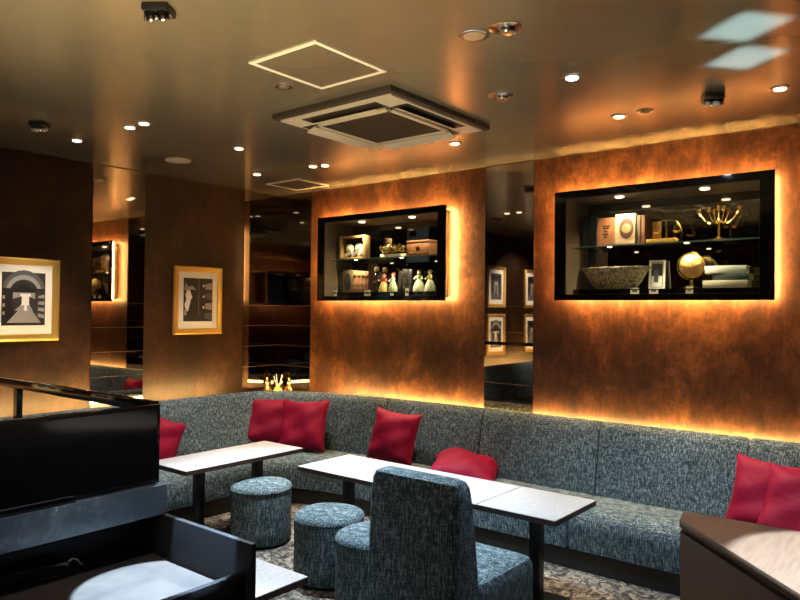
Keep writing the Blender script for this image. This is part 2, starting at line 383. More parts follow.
ls = tag(MB().loft(ring_strip(0, 14*SUB, .006, .762, .008, .022), smooth=False).build('light_strip', 'led_low'), 'amber light strip glowing behind the sofa back', 'light strip')
MB().loft(ring_strip(0, 14*SUB, .003, .788, .0155, .005), smooth=False).build('cover_lip', 'darkpanel', ls)  # unseen lip added to keep the strip's light off the ceiling

# ------------------------------------------------------------------ display cabinets
def cabinet(x0, x1, label):
    W = x1-x0; Hh = CZ1-CZ0
    t = thing('display_cabinet', ((x0+x1)/2, YB, CZ0), label, 'cabinet', 'recessed display cabinets')
    h = W/2
    fo = .006; bw = .075; bt = .045; bb = .038; F0, F1 = -.100, -.085   # frame stands off the wall
    b = MB()
    b.box(-h-fo, -h+bw, F0, F1, -.004, Hh+.004); b.box(h-bw, h+fo, F0, F1, -.004, Hh+.004)
    b.box(-h+bw, h-bw, F0, F1, Hh-bt, Hh+.004); b.box(-h+bw, h-bw, F0, F1, -.004, bb)
    b.build('frame', 'gloss_black', t)
    c = MB(); D = .31
    c.box(-h+.03, -h+bw+.004, -.085, D, .030, Hh-.03); c.box(h-bw-.004, h-.03, -.085, D, .030, Hh-.03)
    c.box(-h+.03, h-.03, -.085, D, Hh-bt-.004, Hh-.03); c.box(-h+.03, h-.03, -.085, D, .030, .040)
    c.build('carcass', 'carcass', t)
    MB().box(-h+bw, h-bw, D-.012, D, .040, Hh-bt).build('mirror_back', 'dark_mirror', t)
    MB().box(-h+bw+.005, h-bw-.005, .03, D-.013, .0405, .078).build('plinth', 'gloss_black', t)
    sh = MB().box(-h+bw+.004, h-bw-.004, .012, D-.013, .380, .390).build('glass_shelf', 'shelf_glass', t)
    MB().box(-h+bw+.004, h-bw-.004, .009, .012, .380, .390).build('shelf_edge', 'shelf_edge', sh)
    MB().box(-h+bw-.004, h-bw+.004, -.093, -.089, bb-.004, Hh-bt+.004).build('glass_pane', 'pane', t)
    e = .016; q0, q1 = -.080, -.068
    l = MB()
    l.box(-h+e, h-e, q0, q1, Hh-e-.012, Hh-e); l.box(-h+e, h-e, q0, q1, e, e+.012)
    l.box(-h+e, -h+e+.012, q0, q1, e+.014, Hh-e-.014); l.box(h-e-.012, h-e, q0, q1, e+.014, Hh-e-.014)
    l.build('light_strip', 'led', t)
    for k, fx in enumerate((-.20, .20)):
        s = MB().lathe([(.0,-.004),(.026,-.004),(.03,0),(.03,.002)], fx*W, .03, 16).build('lamp', 'lens_warm', t)
        s.location.z = Hh-bt-.006
        lamp('SPOT', 'lamp_light', (fx*W, .03, Hh-bt-.02), (fx*W, .15, 0), 34, (1,.78,.45), t, spot_size=R(120), spot_blend=.8, shadow_soft_size=.015)
    lamp('SPOT', 'lamp_light', (.42*W, .04, Hh-bt-.02), (.40*W, .15, 0), 16, (1,.78,.45), t, spot_size=R(120), spot_blend=.8, shadow_soft_size=.015)
    for fx in (-.25, .12):  # under-shelf lamps added to brighten the lower row
        s = MB().lathe([(.0,-.003),(.014,-.003),(.016,0),(.016,.001)], fx*W, .035, 14).build('shelf_lamp', 'lens_warm', t)
        s.location.z = .379
        lamp('SPOT', 'lamp_light', (fx*W, .035, .37), (fx*W, .12, 0), 14, (1,.80,.5), t, spot_size=R(140), spot_blend=.8, shadow_soft_size=.015)
    return t
M['carcass'] = mat('dark_grey_brown_lining', (.11,.075,.052), .4)
cabA = cabinet(*CABS[0], 'black framed lit display cabinet nearer the corner')
cabB = cabinet(*CABS[1], 'black framed lit display cabinet on the right holding the globe')
SH = CZ0+.391; PL = CZ0+.079     # shelf and plinth tops
YI = 4.79

def book(name, loc, w, h, d, cover, label, rot=(0,0,0), group=None, deco=None):
    """upright: spine faces -Y, w thick (X), h tall, d deep (Y)"""
    t = thing(name, loc, label, 'book', group, rot=rot)
    b = MB().box(-w/2, -w/2+.004, 0, d, 0, h).box(w/2-.004, w/2, 0, d, 0, h).box(-w/2, w/2, -.004, .004, 0, h, .0015)
    for z in (.18, .36, .64, .82): b.box(-w/2, w/2, -.006, -.003, z*h-.003, z*h+.003)
    b.build('cover', cover, t)
    MB().box(-w/2+.004, w/2-.004, .004, d-.005, .004, h-.004).build('pages', 'pages', t)
    if deco: MB().box(-w/2+.004, w/2-.004, -.0075, -.004, h*.68, h*.78).build('title_band', deco, t)
    return t
def face_book(loc, w, h, th, cover, label, deco, rz=0, tilt=-10):
    """cover faces the room"""
    t = thing('book', loc, label, 'book', None, rot=(R(tilt), 0, rz))
    MB().box(-w/2, w/2, 0, .004, 0, h).box(-w/2, w/2, th-.004, th, 0, h).box(-w/2-.002, -w/2+.004, 0, th, 0, h).build('cover', cover, t)
    MB().box(-w/2+.004, w/2-.004, .004, th-.004, .003, h-.003).build('pages', 'pages', t)
    b = MB()
    if deco == 'medal':
        b2 = MB(); n = 28
        b2.lathe([(.052,0),(.052,.002),(.046,.003),(0,.003)], 0, 0, n, mx=Matrix.Translation((0.01,-.001,h*.52)) @ Matrix.Diagonal((1,1,1.45,1)) @ Matrix.Rotation(R(90), 4, 'X'))
        b2.build('medallion', 'edge_wood', t)
        b.lathe([(.034,0),(.034,.002),(.0,.002)], 0, 0, n, mx=Matrix.Translation((0.01,-.0042,h*.52)) @ Matrix.Rotation(R(90), 4, 'X'))
        b.build('emblem', 'tan_leather', t)
    else:
        for k, (z, ww) in enumerate(((.70,.5),(.62,.35),(.5,.2),(.40,.34),(.30,.2))): b.box(-w*ww/2, w*ww/2, -.001, 0, h*z-.004, h*z+.004)
        b.build('lettering', 'gold', t)
    return t
# a third cabinet on the right wall, seen only as a reflection in the corner mirrors
cabC = dup(cabA); cabC.location = (XR-.33, -1.45, CZ0); cabC.rotation_euler = (0, 0, R(-90))
tag(cabC, 'display cabinet glimpsed as a dim reflection in the corner mirrors', 'cabinet', 'recessed display cabinets')
# --- right cabinet, upper shelf
X = -2.19
for i, (w_, c, h_, lb) in enumerate(((.034,'black_leather',.235,'thin black book at the left end of the upper shelf'),(.030,'black_leather',.228,'second black book from the left beside the brown cover'),(.036,'teal_cloth',.232,'dark teal book standing just left of the brown cover'))):
    book('book', (X+w_/2, YI+.10, SH), w_, h_, .14, c, lb, group='books on the upper shelf'); X += w_+.002
face_book((-1.99, YI+.05, SH+.004), .125, .205, .03, 'brown_leather', 'brown book facing out with small gold lettering', 'lettering', 0, -6)
face_book((-1.85, YI+.06, SH+.004), .145, .225, .035, 'buff_leather', 'buff book facing out with an oval medallion', 'medal', 0, -5)
book('book', (-1.755, YI+.08, SH), .024, .21, .14, 'olive_cloth', 'slim olive book right of the medallion cover', group='books on the upper shelf')
book('book', (-1.725, YI+.08, SH), .026, .208, .14, 'brown_leather', 'slim brown book beside the brass balance', group='books on the upper shelf')
def balance(loc):
    t = thing('balance_scale', loc, 'small brass balance scale with two hanging pans', 'scale')
    MB().box(-.10, .10, -.035, .035, 0, .035, .004).build('base', 'gilt', t)
    MB().box(-.075, -.015, .02, .028, .035, .16).build('plaque', 'pale_wood', t)
    MB().lathe([(.016,.035),(.010,.045),(.006,.06),(.006,.16),(.010,.165),(.005,.175),(.0,.19)], .03, 0, 12).build('column', 'gold', t)
    MB().tube([(-.04,0,.150),(.0,0,.160),(.03,0,.162),(.06,0,.160),(.10,0,.150)], .004, 6).build('beam', 'gold', t)
    for sx in (-.04, .10):
        p = MB().lathe([(0,.070),(.02,.072),(.034,.082),(.036,.086),(.032,.084),(0,.078)], sx, 0, 16).build('pan', 'gold', t)
        ch = MB()
        for a in (0, 2.1, 4.2): ch.tube([(sx,0,.150),(sx+.034*math.cos(a),.034*math.sin(a),.085)], .0012, 4)
        ch.build('chain', 'gold', p)
balance((-1.60, YI+.10, SH))
def candelabra(loc):
    t = thing('candelabra', loc, 'five armed gold candelabra with empty cups', 'candelabra')
    MB().lathe([(0,0),(.048,0),(.05,.006),(.036,.014),(.018,.022),(.012,.03),(0,.03)], n=20).build('base', 'gold', t)
    MB().lathe([(.008,.03),(.006,.05),(.010,.062),(.006,.074),(.0055,.13),(.011,.142),(.006,.152),(.006,.20),(0,.20)], n=12).build('stem', 'gold', t)
    cup = [(0,0),(.006,0),(.018,.008),(.019,.011),(.010,.013),(.013,.034),(.011,.034),(.0,.022)]
    MB().lathe([(r, z+.20) for r, z in cup], n=12).build('cup', 'gold', t)
    for a, rr in ((0,.125),(180,.125),(52,.075),(128,.075),(-52,.075),(-128,.075))[:6]:
        c, s = math.cos(R(a)), math.sin(R(a))
        pts = [(c*rr*u, s*rr*u, .145-.03*math.sin(math.pi*min(u*1.1,1))+.045*u**3) for u in [k/9 for k in range(10)]]
        am = MB().tube(pts, .0042, 6).build('arm', 'gold', t)
        MB().lathe([(r, z+.188-.0) for r, z in cup], c*rr, s*rr, 12).build('cup', 'gold', am)
candelabra((-1.235, YI+.11, SH))
# --- right cabinet, lower
t = thing('bowl', (-1.935, YI+.105, PL), 'large patterned brown and cream ceramic bowl', 'bowl')
MB().lathe([(0,0),(.135,0),(.150,.006),(.19,.05),(.232,.125),(.252,.150),(.262,.158),(.255,.160),(.24,.145),(.20,.085),(.15,.03),(0,.02)], n=40, mx=Matrix.Diagonal((1,.36,1,1))).build('body', 'bowl', t)
tp = thing('photo_frame', (-1.665, YI+.18, PL), 'small white framed photo standing behind the bowl', 'photo frame', rot=(R(-8), 0, R(6)))
b = MB(); 
for bx in ((-.055,-.043,0,.21),(.043,.055,0,.21),(-.043,.043,0,.012),(-.043,.043,.198,.21)): b.box(bx[0], bx[1], 0, .012, bx[2], bx[3])
b.build('frame', 'white_paper', tp)
b = MB().box(-.043,.043,.004,.010,.012,.198, mi=3); b.box(-.036,.036,.002,.004,.10,.185, mi=1); b.box(-.036,.036,.002,.004,.02,.095, mi=4); b.box(-.02,.01,.001,.002,.05,.14, mi=2)
b.build('photo', ['g0','g1','g2','g3','g4'], tp)
t = thing('globe', (-1.405, YI+.10, PL), 'small antique globe with a golden meridian ring', 'globe')
MB().lathe([(0,0),(.055,0),(.058,.008),(.03,.016),(.012,.024),(.008,.05),(.012,.06),(0,.06)], n=20).build('base', 'gold', t)
gl = MB().sphere((0,0,0), .082, n=28).build('sphere', 'globe', t, (0.005,0,.152), (0,R(23),0))
MB().tube([(.092*math.sin(a), 0, .152-.092*math.cos(a)) for a in [R(-10)+R(200)*k/24*-1 for k in range(25)]], .005, 8).build('meridian', 'gold', t)
def flat_book(loc, w, th, d, cover, label, rz):
    t = thing('book', loc, label, 'book', 'books lying in a stack by the globe', rz=rz)
    MB().box(-w/2, w/2, 0, d, 0, .004).box(-w/2, w/2, 0, d, th-.004, th).box(-w/2, w/2, -.003, .004, 0, th, .0015).build('cover', cover, t)
    MB().box(-w/2+.004, w/2-.004, .004, d-.004, .004, th-.004).build('pages', 'pages', t)
flat_book((-1.18, YI+.04, PL), .27, .050, .15, 'cream_cloth', 'thick cream book at the bottom of the stack by the globe', R(2))
flat_book((-1.15, YI+.05, PL+.0505), .22, .044, .14, 'teal_cloth', 'dark teal book in the middle of the stack by the globe', R(-2))
flat_book((-1.18, YI+.05, PL+.095), .25, .050, .14, 'white_paper', 'white book on top of the stack by the globe', R(3))
def card(x, z, w_, h_, label, mt='white_paper', y=None):
    t = thing('card', (x, y or YI-.013, z), label, 'card', 'small cards along the plinths', rot=(R(-6),0,0))
    MB().box(-w_/2, w_/2, 0, .002, 0, h_).build('sheet', mt, t)
    MB().box(-w_*.3, w_*.3, -.0006, 0, h_*.35, h_*.75).build('print', 'g2', t)
cz = CZ0+.0405
card(-1.75, cz, .06, .045, 'white card below the right side of the bowl'); card(-1.62, cz, .06, .045, 'white card below the small photo frame'); card(-1.385, cz, .045, .05, 'narrow cream card below the globe', 'cream_cloth')
# --- left cabinet, upper shelf
t = thing('shadow_box', (-4.475, YI+.09, SH), 'pale wooden box frame holding white flowers', 'box frame', rz=R(8))
b = MB()
for bx in ((-.15,-.125,0,.225),(.125,.15,0,.225),(-.125,.125,0,.022),(-.125,.125,.203,.225)): b.box(bx[0], bx[1], -.05, .04, bx[2], bx[3], .003)
b.build('frame', 'pale_wood', t); MB().box(-.125,.125,.03,.04,.022,.203).build('backing', 'black_leather', t)
for k, (px, pz) in enumerate(((-.055,.105),(.05,.112))):
    b = MB()
    for a in range(9):
        an = a*2*math.pi/9; b.sphere((px+.030*math.cos(an), .0, pz+.030*math.sin(an)), .018, sc=(1,.5,1), n=8)
    b.sphere((px, -.008, pz), .022, sc=(1,.6,1), n=10); b.build('flower', 'petal', t)
b = MB()
for k in range(9): b.sphere((-.1+.025*k, .0, .045+.012*(k % 3)), .022, sc=(1,.5,1), n=8)
b.build('leaves', 'g3', t)
t = thing('gilt_ornament', (-3.995, YI+.10, SH), 'gilded ornament of leafy cups on a pale base', 'ornament')
MB().box(-.15, .15, -.03, .03, 0, .035, .006).build('base', 'petal', t)
for k, (x, s_) in enumerate(((-.10,.95),(0.0,1.1),(.10,.95))):
    b = MB().lathe([(.014,.035),(.014,.045),(.045,.055),(.060*s_,.09),(.055*s_,.094),(0,.08)], x, 0, 16)
    for a in range(7):
        an = a*2*math.pi/7; c, q = math.cos(an), math.sin(an)
        b.tube([(x+.045*s_*c, .045*s_*q, .08),(x+.056*s_*c, .056*s_*q, .10),(x+.05*s_*c, .05*s_*q, .125*s_)], [.016,.014,.003], 6)
    b.build('cup', 'gold', t)
t = thing('wooden_casket', (-3.69, YI+.11, SH), 'brown wooden casket beside the gilded ornament', 'box')
MB().box(-.125, .125, -.06, .06, 0, .115, .004).build('body', 'brown_leather', t)
MB().box(-.128, .128, -.063, .063, .117, .14, .006).build('lid', 'brown_leather', t)
MB().lathe([(.0,0),(.02,0),(.02,.003),(0,.003)], 0, 0, 14, mx=Matrix.Translation((0,-.060,.07)) @ Matrix.Rotation(R(90),4,'X')).build('clasp', 'gold', t)
MB().box(-.10,.10,-.061,-.06,.03,.034).build('inlay', 'gilt', t)
# --- left cabinet, lower
X = -4.648
for w_, h_, c, lb in ((.05,.20,'black_leather','dark book at the left end of the lower row'),(.13,.215,'olive_cloth','thick olive leather book with a dark oval panel'),):
    o = book('book', (X+w_/2, YI+.06, PL), w_, h_, .15, c, lb, group='books on the lower shelf'); X += w_+.003
MB().lathe([(.045,0),(.045,.002),(.036,.004),(0,.004)], 0, 0, 24, mx=Matrix.Translation((0,-.004,.10)) @ Matrix.Diagonal((1,1,1.7,1)) @ Matrix.Rotation(R(90),4,'X')).build('oval_panel', 'black_leather', o)
for w_, h_, lb in ((.052,.205,'tan leather book right of the olive one'),(.05,.202,'middle tan leather book of three'),(.046,.198,'tan leather book beside the twisted bottle'),(.036,.195,'narrow brown book next to the bottles')):
    book('book', (X+w_/2, YI+.06, PL), w_, h_, .15, 'tan_leather' if w_ > .04 else 'brown_leather', lb, group='books on the lower shelf', deco='gold'); X += w_+.003
def twist(loc, h, label):
    t = thing('bottle', loc, label, 'bottle', 'twisted bottles on the lower shelf')
    n = 20; rings = []
    for k in range(24):
        z = h*.74*k/23; rg = []
        for a in range(n):
            an = 2*math.pi*a/n; rr = .034*(1+.13*math.cos(3*an+z*55)); rr *= 1 if k < 20 else 1-.45*(k-19)/4
            rg.append((rr*math.cos(an), rr*math.sin(an), z))
        rings.append([Vector(p) for p in rg])
    MB().loft(rings).build('body', 'dark_glass', t)
    MB().lathe([(.014,h*.73),(.013,h*.82),(0,h*.82)], n=12).build('neck', 'dark_glass', t)
    MB().lathe([(.022,h*.82),(.024,h*.86),(.024,h*.97),(.018,h),(0,h)], n=14).build('stopper', 'pale_wood', t)
    b = MB(); b.tube([(.0375*math.cos(u*9), .0375*math.sin(u*9), .02+u*h*.6) for u in [k/30 for k in range(31)]], .0035, 6); b.build('gold_spiral', 'gold', t)
twist((-4.205, YI+.10, PL), .235, 'twisted dark bottle beside the tan books'); twist((-4.105, YI+.10, PL), .225, 'twisted dark bottle beside the red headed figurine')
def figurine(loc, cols, label, h=.18, rz=0):
    t = thing('figurine', loc, label, 'figurine', 'ceramic figurines on the lower shelf', rz=rz)
    s = h/.18
    MB().lathe([(0,0),(.05*s,0),(.052*s,.01*s),(.046*s,.05*s),(.03*s,.085*s),(.018*s,.10*s),(0,.10*s)], n=18, mx=Matrix.Diagonal((1,.8,1,1))).build('skirt', cols[0], t)
    MB().lathe([(0,.098*s),(.019*s,.10*s),(.024*s,.118*s),(.022*s,.135*s),(.008*s,.142*s),(0,.142*s)], n=14, mx=Matrix.Diagonal((1,.7,1,1))).tube([(.02*s,0,.13*s),(.038*s,-.012*s,.11*s),(.024*s,-.03*s,.10*s)], .007*s, 6).tube([(-.02*s,0,.13*s),(-.038*s,-.012*s,.11*s),(-.024*s,-.03*s,.10*s)], .007*s, 6).build('torso', cols[1], t)
    MB().sphere((0,0,.157*s), .017*s, n=12).build('head', 'petal', t)
    MB().sphere((0,.004*s,.165*s), .0185*s, sc=(1.15,1,.9), n=12).build('hair', cols[2], t)
figurine((-4.05, YI+.02, PL), ('yellow_glaze','red_glaze','red_glaze'), 'ceramic figurine with a red top and yellow skirt', .165, .2)
figurine((-3.945, YI+.022, PL), ('green_glaze','petal','red_glaze'), 'ceramic figurine in a pale green skirt left of the black books', .17, -.3)
for k, (x, w_, h_, rl, lb) in enumerate(((-3.915,.045,.185,7,'leaning black book beside the figurines'),(-3.845,.05,.205,0,'tall black book in the middle of three'),(-3.79,.048,.20,0,'black book left of the pale vase figures'))):
    book('book', (x, YI+.07, PL+(.003 if rl else 0)), w_, h_, .15, 'black_leather', lb, rot=(0, R(rl), 0), group='books on the lower shelf', deco='silver' if k == 1 else None)
figurine((-3.705, YI+.09, PL), ('petal','green_glaze','brown_leather'), 'cream and pale green ceramic figure by the black books', .19, .3)
figurine((-3.585, YI+.09, PL), ('petal','yellow_glaze','brown_leather'), 'cream ceramic figure at the right end of the lower shelf', .19, -.3)
card(-4.63, cz, .04, .06, 'white card below the olive book'); card(-4.22, cz, .075, .055, 'clear printed card below the bottles', 'cream_cloth'); card(-3.93, cz, .035, .066, 'narrow white card below the figurines'); card(-3.76, cz, .035, .066, 'narrow white card below the black books')

# ------------------------------------------------------------------ framed pictures on the left wall (face +X)
def picture(yc, z0, label, kind, group='gilt framed black and white prints', Wd=.512, Hh=.615):
    t = thing('framed_picture', (XL, yc, z0), label, 'picture', group)
    b = MB(); fwid = .052
    def rail(pts):       # mitred moulding swept round the rectangle
        return None
    prof = [(0,.0),(0,.022),(.012,.030),(.024,.022),(.040,.018),(.052,.010),(.052,.0)]
    cor = [(-Wd/2,0),(Wd/2,0),(Wd/2,Hh),(-Wd/2,Hh)]; dirs = [(1,1),(-1,1),(-1,-1),(1,-1)]
    rings = [[Vector((d, c[0]+s*q[0], c[1]+s*q[1])) for s, d in prof] for c, q in zip(cor, dirs)]
    rings.append(rings[0]); b.loft(rings, smooth=False, cap=False); bmesh.ops.remove_doubles(b.bm, verts=list(b.bm.verts), dist=1e-6); b.build('frame', 'gilt', t)
    MB().box(.004, .008, -Wd/2+.05, Wd/2-.05, .05, Hh-.05).build('mount', 'passe', t)
    pw, ph = (Wd-.104-.10), (Hh-.104-.12); y0 = -pw/2; zb = (Hh-ph)/2+.005
    p = MB(); lay = [0]
    def q(poly, mi):
        lay[0] += 1; x = .0082+lay[0]*.00012
        p.face([(x, y0+u*pw, zb+v*ph) for u, v in poly], mi)
    q([(0,0),(1,0),(1,1),(0,1)], 1)
    if kind == 'corridor':
        arc = lambda cx, cy, r, a0, a1, n=12: [(cx+r*math.cos(R(a0+(a1-a0)*k/n)), cy+r*.85*math.sin(R(a0+(a1-a0)*k/n))) for k in range(n+1)]
        q([(.0,.62)]+arc(.5,.62,.5,180,0)+[(1,.62)], 2); q(arc(.5,.60,.42,180,0), 3); q(arc(.5,.58,.34,180,0), 1); q(arc(.5,.66,.16,180,0), 0)
        q([(.0,.62),(1,.62),(1,.70),(0,.70)], 0); q([(.0,0),(.28,.0),(.28,.66),(0,.66)], 0); q([(.8,.1),(1,.0),(1,.66),(.8,.66)], 1)
        q([(.25,.28),(.76,.28),(.76,.62),(.25,.62)], 3); q([(.42,.38),(.66,.38),(.66,.6),(.42,.6)], 4); q([(.25,.25),(.45,.4),(.45,.55),(.25,.5)], 1); q([(.76,.22),(.62,.4),(.62,.55),(.76,.5)], 1)
        q([(.12,.05),(.90,.05),(.62,.36),(.46,.36)], 3); q([(.5,.28),(.58,.28),(.56,.44),(.52,.44)], 4)
        for k in range(4): q([(.83,.16+.12*k),(.98,.13+.13*k),(.98,.20+.13*k),(.83,.23+.11*k)], 3)
        for k in range(3): q([(.02,.2+.15*k),(.07,.2+.15*k),(.07,.26+.15*k),(.02,.26+.15*k)], 3)
    elif kind == 'figure':
        q([(.02,.72),(.16,.68),(.28,.74),(.44,.72),(.30,.82),(.16,.80),(.06,.90)], 3)
        q([(.10,.50),(.22,.46),(.30,.56),(.22,.70),(.14,.72),(.06,.62)], 4); q([(.08,.22),(.16,.24),(.24,.46),(.10,.52),(.04,.38)], 4); q([(.02,.12),(.12,.16),(.10,.30),(.03,.26)], 3)
        q([(.50,.1),(.54,.1),(.54,1),(.50,1)], 2)
        for k in range(4): q([(.74,.06+.23*k),(.98,.03+.235*k),(.98,.20+.235*k),(.74,.19+.225*k)], 3 if k % 2 else 2)
        for v in (.33,.58,.83): q([(.66,v-.03),(.71,v-.03),(.71,v+.02),(.66,v+.02)], 4)
    else:
        q([(.0,0),(1,0),(1,.25),(0,.2)], 2); q([(.3,.2),(.7,.22),(.66,.7),(.36,.7)], 3); q([(.44,.2),(.58,.2),(.56,.55),(.46,.55)], 0); q([(0,.8),(1,.75),(1,1),(0,1)], 0)
    p.build('print', ['g0','g1','g2','g3','g4'], t)
    return t
picture(2.271, 1.327, 'gilt framed print of an arched library corridor', 'corridor')
picture(3.784, 1.348, 'gilt framed print of a pale figure beside shelves', 'figure')
picture(.47, 1.64, 'gilt framed print seen in the mirror, upper left', 'tower'); picture(-.66, 1.64, 'gilt framed print seen in the mirror, upper right', 'tower')
picture(.47, .93, 'gilt framed print seen in the mirror, lower left', 'corridor'); picture(-.66, .93, 'gilt framed print seen in the mirror, lower right', 'tower')  # lower pair added in place of reflections of the upper prints

# ------------------------------------------------------------------ tables
def table(loc, wx, wy, z, label, group='square lounge tables', legoff=0):
    t = thing('lounge_table', loc, label, 'table', group)
    MB().box(-wx/2+.003, wx/2-.003, -wy/2+.0015, wy/2-.0015, z-.004, z, .001).build('tabletop', 'laminate', t)
    MB().box(-wx/2+.001, wx/2-.001, -wy/2+.001, wy/2-.001, z-.030, z-.0042).build('edge_band', 'edge_wood', t)
    MB().box(-.03, .03, -.03, .03, .012, z-.031, .003).build('leg', 'black', t)
    MB().box(-.122, .122, -.17, .17, .0, .012, .003).build('base_plate', 'black', t)
    return t
tl = ['lounge table at the left end of the long row', 'second lounge table of the long row', 'third lounge table of the long row, behind the high back chair', 'lounge table at the right end of the long row']
for i in range(4): table((-3.40+.4625*(i+.5), 3.42, 0), .4625, .50, .55, tl[i])
table((-4.025, 2.85, 0), .44, .50, .55, 'lounge table nearer the screen in the left pair'); table((-4.025, 3.355, 0), .44, .51, .55, 'lounge table nearer the corner in the left pair')
t = table((-2.36, 1.845, 0), .50, .39, .47, 'pale low table just behind the dark desk panel', group=None)

# ------------------------------------------------------------------ stools
def stool(loc, label, h=.40, r=.2, rz=0, sx=1.0):
    t = thing('pouf_stool', loc, label, 'stool', 'round tweed pouf stools', rz=rz)
    mx = Matrix.Diagonal((sx, 1, 1, 1))
    MB().lathe([(r-.006,.02),(r,.03),(r,.10),(r-.002,.20),(r,h-.055),(r-.002,h-.045)], n=40, mx=mx, sq=2.25).build('body', 'tweed', t)
    MB().lathe([(r-.002,h-.045),(r+.003,h-.035),(r-.002,h-.018),(r-.02,h-.004),(r-.06,h+.002),(r*.4,h+.006),(0,h+.007)], n=40, mx=mx, sq=2.25).build('seat_pad', 'tweed', t)
    MB().lathe([(r-.03,0),(r-.03,.02)], n=32, mx=mx).build('foot_ring', 'black', t)
stool((-3.72, 3.14, 0), 'round tweed pouf stool beside the left pair of tables', rz=.5)
stool((-2.89, 2.955, 0), 'round tweed pouf stool in the middle of the three', rz=.3)
stool((-2.44, 2.84, 0), 'round tweed pouf stool half hidden by the high back chair', rz=.1)

# ------------------------------------------------------------------ high back chair (faces +Y)
ch = thing('high_back_chair', (-1.845, 2.37, 0), 'armless high back tweed chair seen from behind', 'chair')
def rbox_loft(secs, rr=.03, n=5):
    rings = []
    for (x0, x1, y0, y1, z) in secs:
        ring = []
        r = min(rr, (x1-x0)/2.01, (y1-y0)/2.01)
        for cx, cy, a0 in ((x1-r, y1-r, 0), (x0+r, y1-r, 90), (x0+r, y0+r, 180), (x1-r, y0+r, 270)):
            for k in range(n+1): a = R(a0+90*k/n); ring.append(Vector((cx+r*math.cos(a), cy+r*math.sin(a), z)))
        rings.append(ring)
    return rings
hw = .237
secs = [(-hw,hw,-.01,.20,.10),(-hw,hw,-.01,.215,.30),(-hw,hw,-.005,.205,.45),(-hw,hw,.005,.175,.65),(-hw,hw,.015,.150,.79),(-hw+.004,hw-.004,.018,.142,.83),(-hw+.014,hw-.014,.026,.130,.855),(-hw+.035,hw-.035,.045,.112,.866)]
MB().loft(rbox_loft(secs)).build('backrest', 'tweed', ch)
b = MB().tube([(-hw+.03,-.008,.14),(-hw+.03,.0,.5),(-hw+.03,.012,.755),(hw-.03,.012,.755),(hw-.03,.0,.5),(hw-.03,-.008,.14)], .004, 6); b.build('back_seam', 'tweed', ch)
secs = [(-hw,hw,.19,.70,.10),(-hw,hw,.19,.712,.20),(-hw,hw,.19,.712,.33),(-hw+.003,hw-.003,.19,.706,.365),(-hw+.012,hw-.012,.195,.694,.388),(-hw+.04,hw-.04,.20,.665,.402)]
MB().loft(rbox_loft(secs, .04)).build('seat', 'tweed', ch)
MB().box(-hw+.03, hw-.03, .03, .66, .04, .10).build('base_frame', 'black', ch)
for sx in (-1, 1):
    for y in (.06, .62): MB().lathe([(.022,.0),(.026,.04)], sx*(hw-.06), y, 12).build('leg', 'black', ch)

# ------------------------------------------------------------------ cushions
def cushion(loc, rot, label, s=.40, th=.15, seed=0, sag=0.0):
    rnd = random.Random(seed); N = 18; b = bmesh.new(); ph = [rnd.uniform(0, 6.28) for _ in range(6)]
    top = {}; bot = {}
    for i in range(N+1):
        for j in range(N+1):
            u = -1+2*i/N; v = -1+2*j/N
            pin = 1-.10*(1-abs(u)**2.2)*(abs(v)**3) ; piu = 1-.10*(1-abs(v)**2.2)*(abs(u)**3)
            x = u*s/2*piu; y = v*s/2*pin
            hgt = th/2*max(0, (1-u**4)*(1-v**4))**.7 + .0015
            wr_ = .007*(math.sin(5*u+3*v+ph[0])+.7*math.sin(8*v-4*u+ph[1])+.5*math.sin(11*u*v+ph[2]))*min(1, (1-u*u)*(1-v*v)*3)
            zb_ = sag*(u*u*.6 + .4*u)
            top[i,j] = b.verts.new((x, y, hgt+wr_+zb_))
            bot[i,j] = b.verts.new((x, y, -hgt+wr_*.5+zb_))
    for i in range(N):
        for j in range(N):
            b.faces.new((top[i,j], top[i+1,j], top[i+1,j+1], top[i,j+1])); b.faces.new((bot[i,j], bot[i,j+1], bot[i+1,j+1], bot[i+1,j]))
    for k in range(N):
        b.faces.new((top[k,0], bot[k,0], bot[k+1,0], top[k+1,0])); b.faces.new((top[k,N], top[k+1,N], bot[k+1,N], bot[k,N]))
        b.faces.new((top[0,k], top[0,k+1], bot[0,k+1], bot[0,k])); b.faces.new((top[N,k], bot[N,k], bot[N,k+1], top[N,k+1]))
    bmesh.ops.recalc_face_normals(b, faces=list(b.faces))
    q = MB(); q._merge(b, 0, None, True)
    o = q.build('cushion', 'satin', None, loc, rot, sharp=False)
    return tag(o, label, 'cushion', 'red satin cushions')
# local plane XY; rot about X by ~70 stands it up facing -Y
cushion((-4.77, 4.07, .59), (R(72), R(4), R(42)), 'red cushion in the corner half behind its neighbour', s=.44, seed=1)
cushion((-4.37, 4.14, .59), (R(70), R(-3), R(20)), 'red cushion in the corner in front of its neighbour', s=.45, seed=2)
cushion((-3.475, 4.265, .58), (R(74), R(4), R(6)), 'red cushion upright alone behind the long table row', s=.43, seed=3)
cushion((-2.76, 4.19, .46), (R(8), R(2), R(25)), 'red cushion lying flat on the seat', s=.50, th=.17, seed=4, sag=-.05)
cushion((-4.72, 2.96, .58), (R(70), R(24), R(75)), 'red cushion beside the black screen on the left', seed=5)
cushion((-.80, 4.23, .57), (R(66), R(3), R(-8)), 'red cushion leaning behind the wooden counter, the left one', s=.44, seed=6)
cushion((-.60, 4.08, .555), (R(60), R(8), R(-2)), 'red cushion at the right edge, in front of another', s=.46, seed=7)

